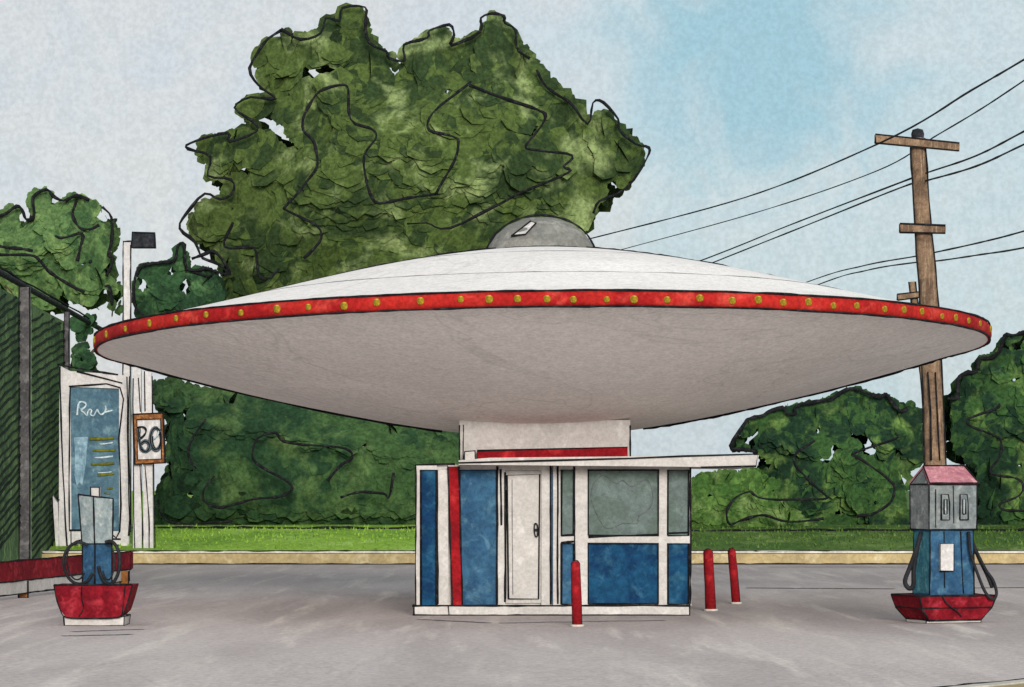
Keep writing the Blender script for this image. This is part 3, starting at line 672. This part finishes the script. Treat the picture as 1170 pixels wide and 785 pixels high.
mbx.tube(pl, 0.12, 0, 9)
for sx in (-1, 1): mbx.ink([p+Vector((sx*.12, -.05, 0)) for p in pl], 0.03, 3, 0.02)
mbx.build('pole_shaft', dp)
mbx = MB(M['wood']); q = [P(1025,343,DY-.15), P(1052,340,DY-.15), P(1052,333,DY-.15), P(1025,336,DY-.15)]; mbx.slab(q, .14); mbx.ink([p+Vector((0, -.01, 0)) for p in q], 0.03, 1, 0.02, None, True); mbx.build('crossarm', dp)

def wire(px, Ys, label, r=0.017):
    pts = [P(x, y, Y) for (x, y), Y in zip(px, Ys)]
    m_ = MB(M['hose']); m_.tube(catmull(pts, 8), r, 0, 5, True, press=0.25)
    return tag(m_.build('power_line'), label, 'power line', 'wires on the utility poles')
wire([(560,300),(685,270),(850,226),(1006,163),(1110,103),(1170,68),(1300,-10)], (105,92,78,UY-.3,50,47.5,42), 'topmost wire, ending on the left tip of the upper crossarm', 0.020)
wire([(700,288),(860,244),(1000,196),(1068,156),(1120,125),(1170,92),(1300,5)], (100,78,62,UY-.3,51,48,42), 'wire running up right from the middle of the upper crossarm', 0.014)
wire([(600,372),(800,298),(900,258),(1030,208),(1060,197),(1115,178),(1170,150),(1300,80)], (105,85,75,57,UY-.25,51,48,42), 'upper wire of the middle pair passing the pole below its top crossarm', 0.018)
wire([(620,378),(812,301),(920,258),(1030,214),(1060,206),(1115,190),(1170,165),(1300,102)], (105,85,74,57,UY-.25,51,48,42), 'lower wire of the middle pair passing the pole below its top crossarm', 0.018)
wire([(760,385),(920,323),(985,304),(1045,293),(1070,288),(1120,277),(1170,264),(1300,225)], (105,85,70,57,UY-.25,51,48,42), 'upper wire of the lowest pair, passing just below the short crossarm', 0.016)
wire([(770,392),(930,327),(990,309),(1045,300),(1072,298),(1120,291),(1170,283),(1300,255)], (105,85,70,57,UY-.25,51,48,42), 'lowest of all wires, passing the pole just above the saucer rim', 0.016)

# ------------------------------------------------------------------ kiosk
BY = 44.0
ks = thing('station_kiosk', 'white kiosk with blue and red panels, door and windows under the saucer roof', 'kiosk', (P(632, 703, BY).x, BY+1.5, 0))
Wf = BY+0.10       # wall core front
mbx = MB(M['white'])
a = P(478, 694, Wf); b_ = P(786, 531, Wf)
mbx.box((a.x, Wf, 0.12), (b_.x, Wf+3.1, b_.z))
# frame members proud of the core
fr_ = [(475,531,481,692),(499,537,512,692),(568,531,577,692),(577,531,628,537.5),(618.5,537.5,628,692),(632,531,641.5,692),(656,531,672,692),(752,531,763,692),(787,531,790,692)]
for (x0, y0, x1, y1) in fr_: pbox(mbx, x0, y0, x1, y1, BY+0.02, 0.085, 0, 0.0)
for (x0, x1) in ((481,499),(512,568),(641.5,656),(672,752),(763,787)): pbox(mbx, x0, 531, x1, 537, BY+0.021, 0.084, 0, 0.0)
for (x0, x1) in ((641.5,656),(672,752),(763,787)): pbox(mbx, x0, 612, x1, 621, BY+0.021, 0.084, 0, 0.0)
f = BY+0.012
for a, b_ in (((475,531),(475,692)), ((499.5,537),(500,690)), ((568,533),(568,690)), ((577,540),(577,688)), ((629,531),(629,690)), ((637,531),(637,690)), ((656,533),(656.5,690)), ((641,612),(656,611)), ((672,614),(752,610)), ((763,609),(787,608)), ((789,533),(789,690)), ((475,531),(520,530)), ((641,620),(656,619)), ((572,536),(573,600))):
    mbx.seg(P(*a, f), P(*b_, f), 0.014, 0.009)
mbx.build('wall', ks)
def panel(name, x0, y0, x1, y1, m, depth=BY+0.06, skew=0, ink=0.015, par=ks):
    m_ = MB(m); q = [P(x0, y1, depth), P(x1, y1, depth), P(x1, y0, depth), P(x0, y0, depth)]
    m_.slab(q, 0.035); i_ = Vector((0, -0.045, 0))
    if ink: m_.ink([p+i_ for p in q], ink, 1, 0.007, None, True)
    return m_, par, name
def fin(t): return t[0].build(t[2], t[1])
o = fin(panel('blue_panel', 481, 537, 499, 692, M['blue']))
o = fin(panel('blue_panel', 525, 537, 568, 692, M['bluepale']))
# red slanted pilaster
m_ = MB(M['red']); q = [P(517,692,BY-.01), P(528.5,692,BY-.01), P(524.5,533,BY-.01), P(512,533,BY-.01)]; m_.slab(q, 0.11)
m_.seg(q[0]+Vector((0,-.01,0)), q[3]+Vector((0,-.01,0)), 0.013); m_.seg(q[1]+Vector((0,-.01,0)), q[2]+Vector((0,-.01,0)), 0.015); m_.build('red_pilaster', ks)
fin(panel('blue_strip', 628.6, 540, 631.4, 690, M['bluepale'], BY+.03, ink=0))
fin(panel('blue_panel', 641.5, 621, 656, 690, M['bluepale'])); fin(panel('blue_panel', 672, 621, 752, 690, M['blue'])); fin(panel('blue_panel', 763, 621, 787, 690, M['blue']))
# inner brush line of the big panel
for (x0, y0, x1, y1) in ((641.5,537,656,612), (672,537,752,612), (763,537,787,612)):
    t = panel('window', x0, y0, x1, y1, M['glass'])
    if x1-x0 > 60:
        t[0].ink([P(x, y, BY+.05) for x, y in [(682,548),(690,543),(704,552),(712,549),(722,556),(738,548),(745,560),(744,578),(730,590),(728,598),(712,598),(694,604),(684,592),(676,572),(677,556),(682,548)]], 0.005, 4, 0.004, PENCIL)
    fin(t)
# door
t = MB(M['white']); pbox(t, 577.5, 538, 618, 689, BY+.055, 0.04, 0, 0)
q = [P(581,684,BY+.03), P(615.5,684,BY+.03), P(617,542,BY+.03), P(579.5,543,BY+.03)]; t.slab(q, 0.022); t.ink([p+Vector((0,-.01,0)) for p in q], 0.012, 1, 0.008, None, True)
t.seg(P(585,548,BY+.02), P(586,679,BY+.02), 0.005, .004, PENCIL); t.seg(P(578,560,BY+.045), P(578,685,BY+.045), .008, .006)
door = t.build('door', ks)
t = MB(M['dark']); t.ink([P(x, y, BY-.02) for x, y in [(611,598),(614,600),(614.5,611),(612,613),(610.5,605),(611,598)]], 0.011, 3); t.box(tuple(P(611,607,BY-.02)-Vector((0,0,0))), tuple(P(614,604,BY+.03))); t.build('handle', door)
# plinth, roof, neck
m_ = MB(M['white']); pbox(m_, 473, 692, 788, 703, BY-.12, 3.4, 0, 0.015, 'tblr'); m_.seg(P(512,692,BY-.14), P(513,703,BY-.14), .010); m_.build('plinth', ks)
RY = BY-.55
m_ = MB(M['white']); 
q = [P(541,531,RY), P(864,534,RY), P(867,520,RY), P(560,523,RY), P(524,526,RY), P(524,531,RY)]
m_.slab(q, 4.1)
m_.ink([P(x, y, RY-.015) for x, y in [(524,529),(620,526),(720,524),(780,521),(866,519),(864,533),(800,534)]], 0.013, 1, 0.01); m_.build('roof', ks)
m_ = MB(M['white']); NYk = 44.9; a = P(525, 528, NYk); b_ = P(720, 478, NYk)
m_.box((a.x, NYk, a.z), (b_.x, NYk+2.7, 2.97)); 
for x in (a.x, b_.x): m_.seg((x, NYk-.01, a.z), (x, NYk-.01, 2.89), .014, .008)
m_.seg((a.x+.06, NYk-.01, a.z), (a.x+.06, NYk-.01, 2.9), .009, .008)
m_.build('neck', ks)
m_ = MB(M['red']); q = [P(545,529,NYk-.5), P(717,526,NYk-.5), P(717,511,NYk-.5), P(545,515,NYk-.5)]; m_.slab(q, .42); m_.ink([p+Vector((0,-.01,0)) for p in q], .012, 1, .008, None, True); m_.build('red_band', ks)
m_ = MB(M['white']); q = [P(531,529,NYk-.48), P(543,529,NYk-.48), P(543,515,NYk-.48), P(531,516,NYk-.48)]; m_.slab(q, .4); m_.ink([p+Vector((0,-.01,0)) for p in q], .012, 1, .006, None, True); m_.build('sign_end', ks)
# side walls: windows and panels too
for sx, xw in ((1, P(786, 600, Wf).x), (-1, P(478, 600, Wf).x)):
    for j, y0 in enumerate((BY+.35, BY+1.3, BY+2.25)):
        for nm, z0, z1, mt in (('window', 1.28, 2.16, M['glass']), ('blue_panel', .22, 1.16, M['blue'])):
            m_ = MB(mt); m_.box((min(xw, xw+sx*.03), y0, z0), (max(xw, xw+sx*.03), y0+.75, z1)); m_.build(nm, ks)

# ------------------------------------------------------------------ saucer
SC = Vector((P(619, 0, 46.5).x, 46.5, 4.22)); RR = 7.05
sc = thing('saucer_roof', 'huge white flying saucer roof with red bulb-studded rim and grey dome', 'saucer roof', tuple(SC))
sc.rotation_euler = (R(-2.1), R(-0.62), 0)
def interp(tab, r):
    for (r0, z0), (r1, z1) in zip(tab, tab[1:]):
        if r <= r1: return z0+(z1-z0)*(r-r0)/(r1-r0)
    return tab[-1][1]
topT = [(0.0,1.51),(0.9,1.45),(1.6,1.36),(2.4,1.22),(3.2,1.05),(4.1,0.83),(5.2,0.545),(6.2,0.30),(6.99,0.115)]
botT = [(0.0,-1.42),(1.3,-1.38),(2.2,-1.26),(3.1,-1.09),(4.5,-0.78),(5.8,-0.44),(6.6,-0.21),(7.04,-0.098)]
def smooth(tab, n=6): return [(p.x, p.z) for p in catmull([Vector((r, 0, z)) for r, z in tab], n)]
topP, botP = smooth(topT), smooth(botT)
m_ = MB(M['shell']); m_.lathe(topP, (0,0,0), 0, 160)
def silh(prof, sgn, side):
    pts = []
    for (r0, z0), (r1, z1) in zip(prof[4:], prof[5:]):
        s_ = abs((z1-z0)/(r1-r0)); v = (SC.z+z0-CH)/46.5; q_ = v/max(s_, 1e-3)
        if q_ > 0.95: q_ = 0.95
        yy = -q_*sgn; xx = side*math.sqrt(1-yy*yy); pts.append(Vector((xx*r0, yy*r0, z0+sgn*0.012)))
    return pts
for side in (-1, 1):
    a = [p for p in silh(topP, 1, side) if Vector((p.x, p.y)).length > .95]; m_.ink(a, 0.021, 2, 0.012)
for r in (2.6, 5.0):   # faint pencil rings
    m_.ink([Vector((r*math.cos(t), r*math.sin(t), interp(topT, r)+.002)) for t in [2*math.pi*k/90 for k in range(91)]], 0.006, 1, 0.01, PENCIL)
m_.build('upper_shell', sc, local=True)
m_ = MB(M['shell']); m_.lathe(botP, (0,0,0), 0, 160)
for side in (-1, 1):
    a = [p for p in silh(botP, -1, side) if Vector((p.x, p.y)).length > 1.5]; m_.ink(a, 0.023, 2, 0.012)
m_.build('lower_shell', sc, local=True)
m_ = MB(M['rim']); m_.lathe([(7.02,-.103),(7.05,-.10),(7.085,-.045),(7.085,.05),(7.05,.108),(6.92,.14)], (0,0,0), 0, 160)
for z in (-.104, .115): m_.ink([Vector((7.06*math.cos(t), 7.06*math.sin(t), z+.006*noise.noise(Vector((math.cos(t)*6, math.sin(t)*6, z))))) for t in [2*math.pi*k/240 for k in range(241)]], 0.016, 1, 0.007)
m_.build('rim_band', sc, local=True)
proto = MB(M['bulb']); proto.lathe([(0.052, 0), (0.050, .018), (.034, .026), (0.0005, .030)], (0,0,0), 0, 12); proto.lathe([(0.046,-.006),(0.053,0),(0.046,.006)], (0,0,0), proto.mat(M['olive']), 12)
bx = [117,140,169,201,234,269,308,347,380,417,450,494,534,562,590,619,645,678,705,738,771,804,831,857,884,911,937,969,992,1014,1040,1059,1078,1097,1120]
angs = [math.asin(max(-.985, min(.985, (x-619)/516.0))) for x in bx]
angs = angs+[math.pi-a for a in angs if abs(a) < 1.35]
first = None
for i, a in enumerate(angs):
    if first is None: o = first = proto.build('light_bulb', sc, local=True)
    else: o = first.copy(); C.objects.link(o); o.parent = sc; ALL.append(o)
    s_ = random.uniform(0.85, 1.15)
    # angle a: 0 = towards the camera; bulb axis (local z) points outwards
    o.location = (7.083*math.sin(a), -7.083*math.cos(a), random.uniform(-.016, .018))
    o.rotation_euler = (R(90), 0, a); o.scale = (s_, s_, 1)
m_ = MB(M['dome']); m_.lathe([(0.88, 1.40),(0.83, 1.57),(0.71, 1.75),(0.52, 1.90),(0.29, 1.995),(0.0005, 2.03)], (0,0,0), 0, 48)
m_.ink([Vector((.865*math.cos(t), 0.865*math.sin(t), 1.46)) for t in [2*math.pi*k/48 for k in range(49)]], .014, 1, .008)
m_.ink([Vector((x, -.06, z+.01)) for x, z in [(-.89,1.43),(-.835,1.575),(-.715,1.76),(-.525,1.91),(-.29,2.005),(0,2.045),(.29,2.005),(.525,1.91),(.715,1.76),(.835,1.575),(.89,1.43)]], .020, 3, .006)
dome = m_.build('dome', sc, local=True)
def dpt(px, py, off=0.012):   # point on the dome front under a pixel
    x = (px-619)/71.6-0.02; z = 1.89+(560-py)/72.3-4.22
    pr = [(0.88, 1.40),(0.83, 1.57),(0.71, 1.75),(0.52, 1.90),(0.29, 1.995),(0.0005, 2.03)]; rr = .3
    for (r0, z0), (r1, z1) in zip(pr, pr[1:]):
        if z0 <= z <= z1: rr = r0+(r1-r0)*(z-z0)/(z1-z0)
    return Vector((x, -math.sqrt(max(0.01, rr*rr-x*x))-off, z))
m_ = MB(M['paper']); q = [dpt(587,272), dpt(603,271), dpt(615,257), dpt(609,254)]
q = [p+Vector((0,-.03,0)) for p in q]; m_.slab(q, .12); m_.ink([p+Vector((0,-.012,0)) for p in q], .013, 1, 0, None, True); m_.build('window', dome, local=True)

# ------------------------------------------------------------------ bollards
def bollard(x, ybot, ytop, Y, r, label, lean=0):
    m_ = MB(M['red']); a = P(x, ybot, Y); a.z = 0; t = P(x+lean, ytop, Y)
    m_.tube([a, a.lerp(t, .5), a.lerp(t, .93), t], lambda u: r*(1 if u < .9 else .62), 0, 12)
    m_.tube([a, a+Vector((0, 0, .03))], r*1.5, m_.mat(M['kerbwhite']), 14)
    for sx in (-1, 1): m_.seg(a+Vector((sx*r, 0, .03)), t+Vector((sx*r*.9, 0, -.03)), .008, .005)
    m_.ink([t+Vector((-r*.9, 0, -.04)), t+Vector((-r*.4, 0, .005)), t+Vector((r*.4, 0, .005)), t+Vector((r*.9, 0, -.04))], .008)
    return tag(m_.build('bollard', origin=tuple(a)), label, 'bollard', 'red bollards round the kiosk')
bollard(659.5, 716, 641, CH*F/(716-HOR), .066, 'red bollard standing in front of the kiosk between door and large window', -2)
bollard(812, 698, 628, CH*F/(698-HOR), .078, 'thicker red bollard, the nearer one to the right kiosk wall', -3)
bollard(841, 690, 627, CH*F/(690-HOR), .066, 'thinner leaning red bollard, farthest right of the kiosk', -5)

# ------------------------------------------------------------------ fuel pumps (local coordinates)
def frustum(m_, w0, d0, z0, w1, d1, z1, m=0, ink=.012):
    b = [(-w0,-d0,z0),(w0,-d0,z0),(w0,d0,z0),(-w0,d0,z0)]; t = [(-w1,-d1,z1),(w1,-d1,z1),(w1,d1,z1),(-w1,d1,z1)]
    m_.hexa(b, t, m)
    if ink:
        for q in (b, t):
            for i in range(4): m_.seg(q[i], q[(i+1) % 4], ink, .006)
        for i in range(4): m_.seg(b[i], t[i], ink, .006)
YR = 41.7
rp_ = thing('fuel_pump', 'grey and blue fuel pump with pink roof and square head, at the right', 'fuel pump', (P(1078, 700, YR).x, YR, 0), R(20), 'old fuel pumps on red trays')
m_ = MB(M['maroon']); frustum(m_, .42, .34, .045, .56, .40, .22); frustum(m_, .56, .40, .2205, .61, .43, .39); m_.build('base_tray', rp_, local=True)
m_ = MB(M['white']); frustum(m_, .44, .30, 0, .44, .30, .044, 0, .008); m_.build('plinth', rp_, local=True)
m_ = MB(M['bluepale']); frustum(m_, .36, .25, .39, .345, .24, 1.33)
m_.add([(-.364,-.24,.42),(-.364,.24,.42),(-.349,.23,1.3),(-.349,-.23,1.3),(-.362,-.24,.42),(-.362,.24,.42),(-.347,.23,1.3),(-.347,-.23,1.3)], [[0,1,2,3],[0,4,5,1],[2,6,7,3]], m_.mat(M['teal']))
m_.seg((-.12,-.256,.5), (-.13,-.256,1.3), .007); m_.seg((.18,-.256,.42), (.14,-.25,1.3), .009)
body = m_.build('body', rp_, local=True)
m_ = MB(M['paper']); m_.box((-.21,-.285,.74), (.01,-.255,1.13)); m_.ink([(-.21,-.29,.74),(.01,-.29,.74),(.01,-.29,1.13),(-.21,-.29,1.13)], .009, 1, .004, None, True); m_.build('label_plate', body, local=True)
m_ = MB(M['grey']); frustum(m_, .38, .28, 1.33, .385, .285, 1.97)
m_.add([(-.385,-.285,1.97),(-.385,.285,1.97),(-.33,0,2.19),(.385,-.285,1.97),(.385,.285,1.97),(.33,0,2.19)], [[0,2,1],[3,4,5]])
m_.seg((-.385,-.285,1.97),(-.33,0,2.19), .012); m_.seg((-.385,.285,1.97),(-.33,0,2.19), .012); m_.seg((-.28,-.29,1.36),(-.285,-.295,1.9), .009); m_.seg((0.01,-.29,1.42),(0,-.295,1.95), .008)
head = m_.build('head', rp_, local=True)
for x0 in (-.20, .10):
    m_ = MB(M['grey']); m_.box((x0,-.305,1.47), (x0+.13,-.287,1.83)); m_.ink([(x0,-.308,1.47),(x0+.13,-.308,1.47),(x0+.13,-.308,1.70),(x0+.11,-.308,1.83),(x0,-.308,1.83)], .011, 1, .004, None, True)
    m_.box((x0+.04,-.314,1.55), (x0+.085,-.305,1.76), m_.mat(M['palegrey'])); m_.ink([(x0+.04,-.317,1.55),(x0+.085,-.317,1.55),(x0+.085,-.317,1.76),(x0+.04,-.317,1.76)], .011, 1, .003, None, True); m_.build('display', head, local=True)
m_ = MB(M['pink']); 
m_.hexa([(-.40,-.30,1.975),(.40,-.30,1.975),(.34,0,2.20),(-.34,0,2.20)], [(-.39,-.31,2.0),(.39,-.31,2.0),(.33,0,2.24),(-.33,0,2.24)])
m_.hexa([(.40,.30,1.975),(-.40,.30,1.975),(-.34,0.002,2.20),(.34,0.002,2.20)], [(.39,.31,2.0),(-.39,.31,2.0),(-.33,0.002,2.24),(.33,0.002,2.24)])
for a, b_ in (((-.40,-.325,1.99),(.40,-.325,1.99)), ((-.33,-.01,2.24),(.33,-.01,2.24)), ((-.39,-.31,2.0),(-.33,-.01,2.24)), ((.39,-.31,2.0),(.33,-.01,2.24))): m_.seg(a, b_, .012)
m_.build('roof', rp_, local=True)
def hose(par, pts, r=.022):
    m_ = MB(M['hose']); m_.tube(catmull(pts, 8), r, 0, 8); m_.build('hose', par, local=True)
hose(rp_, [(-.36,0,1.28),(-.46,-.05,1.05),(-.60,-.12,.80),(-.70,-.16,.60),(-.66,-.20,.50),(-.58,-.18,.54),(-.54,-.12,.78),(-.44,-.04,1.08)], .034)
hose(rp_, [(.24,-.30,1.30),(.26,-.32,1.0),(.34,-.38,.70),(.42,-.46,.44),(.52,-.49,.34),(.60,-.46,.42),(.59,-.38,.60),(.50,-.32,.76),(.40,-.25,1.0)], .023)
hose(rp_, [(.35,-.20,1.15),(.44,-.26,.90),(.54,-.30,.68),(.60,-.34,.50)], .03)
hose(rp_, [(-.26,-.455,.385),(-.18,-.45,.28),(-.02,-.42,.18),(.08,-.385,.10)], .010)

YL = 40.9
lp_ = thing('fuel_pump', 'pale grey and blue fuel pump with round hose loops, at the left', 'fuel pump', (P(111, 710, YL).x, YL, 0), 0, 'old fuel pumps on red trays')
m_ = MB(M['white']); frustum(m_, .41, .30, 0, .42, .32, .13, 0, .010); m_.build('plinth', lp_, local=True)
m_ = MB(M['maroon']); 
prof = [(-.55,.57),(-.52,.40),(-.46,.22),(-.38,.12),(-.05,.105),(.35,.12),(.43,.20),(.49,.38),(.54,.57)]
m_.slab([(x,-.36,z) for x, z in prof], .72)
m_.ink([(x,-.365,z) for x, z in prof], .012, 3); m_.seg((-.55,-.365,.57),(.54,-.365,.575), .013); m_.seg((.44,-.365,.55),(.40,-.365,.16), .009)
m_.ink([(-.16,-.37,.57),(-.165,-.37,.40),(-.14,-.37,.25),(-.20,-.37,.13)], .009)
m_.build('base_tray', lp_, local=True)
rot = Matrix.Rotation(R(45), 3, 'Z')
def rfr(m_, s0, z0, s1, z1, m=0, dx0=0, dx1=0, ztilt=0):
    b = [rot @ Vector((x*s0, y*s0, 0))+Vector((dx0, 0, z0)) for x, y in ((-1,-1),(1,-1),(1,1),(-1,1))]
    t = [rot @ Vector((x*s1, y*s1, 0))+Vector((dx1, 0, z1)) for x, y in ((-1,-1),(1,-1),(1,1),(-1,1))]
    for p in t: p.z += ztilt*p.x
    m_.hexa(b, t, m)
    for q in (b, t):
        for i in range(4): m_.seg(q[i], q[(i+1) % 4], .011, .005)
    for i in range(4): m_.seg(b[i], t[i], .013, .005)
m_ = MB(M['bluepale']); rfr(m_, .145, .57, .145, 1.14); m_.build('body', lp_, local=True)
m_ = MB(M['palegrey']); rfr(m_, .150, 1.14, .172, 1.80, ztilt=-.12, dx1=-.02); head = m_.build('head', lp_, local=True)
m_ = MB(M['white']); m_.box((-.08,-.07,1.80),(.04,.07,1.93)); m_.ink([(-.08,-.075,1.81),(-.08,-.075,1.93),(.04,-.075,1.93),(.04,-.075,1.80)], .010, 1); m_.build('top_lamp', lp_, local=True)
def loop(cx, w_, h_, z, t0, t1, r, y=-.2): hose(lp_, [(cx+w_*math.cos(t), y+.03*math.sin(t*2), z+h_*math.sin(t)) for t in [R(t0+(t1-t0)*k/10) for k in range(11)]], r)
loop(-.22, .22, .29, .87, 60, 330, .022); loop(-.25, .14, .26, .90, 70, 320, .012, -.22)
loop(.20, .15, .30, .88, 110, -170, .024, -.24); loop(.19, .09, .24, .88, 100, -150, .012, -.26)

for o in ALL:
    if '_o' in o: del o['_o']
print('objects', len(ALL), 'faces', sum(len(o.data.polygons) for o in ALL if o.type == 'MESH'))
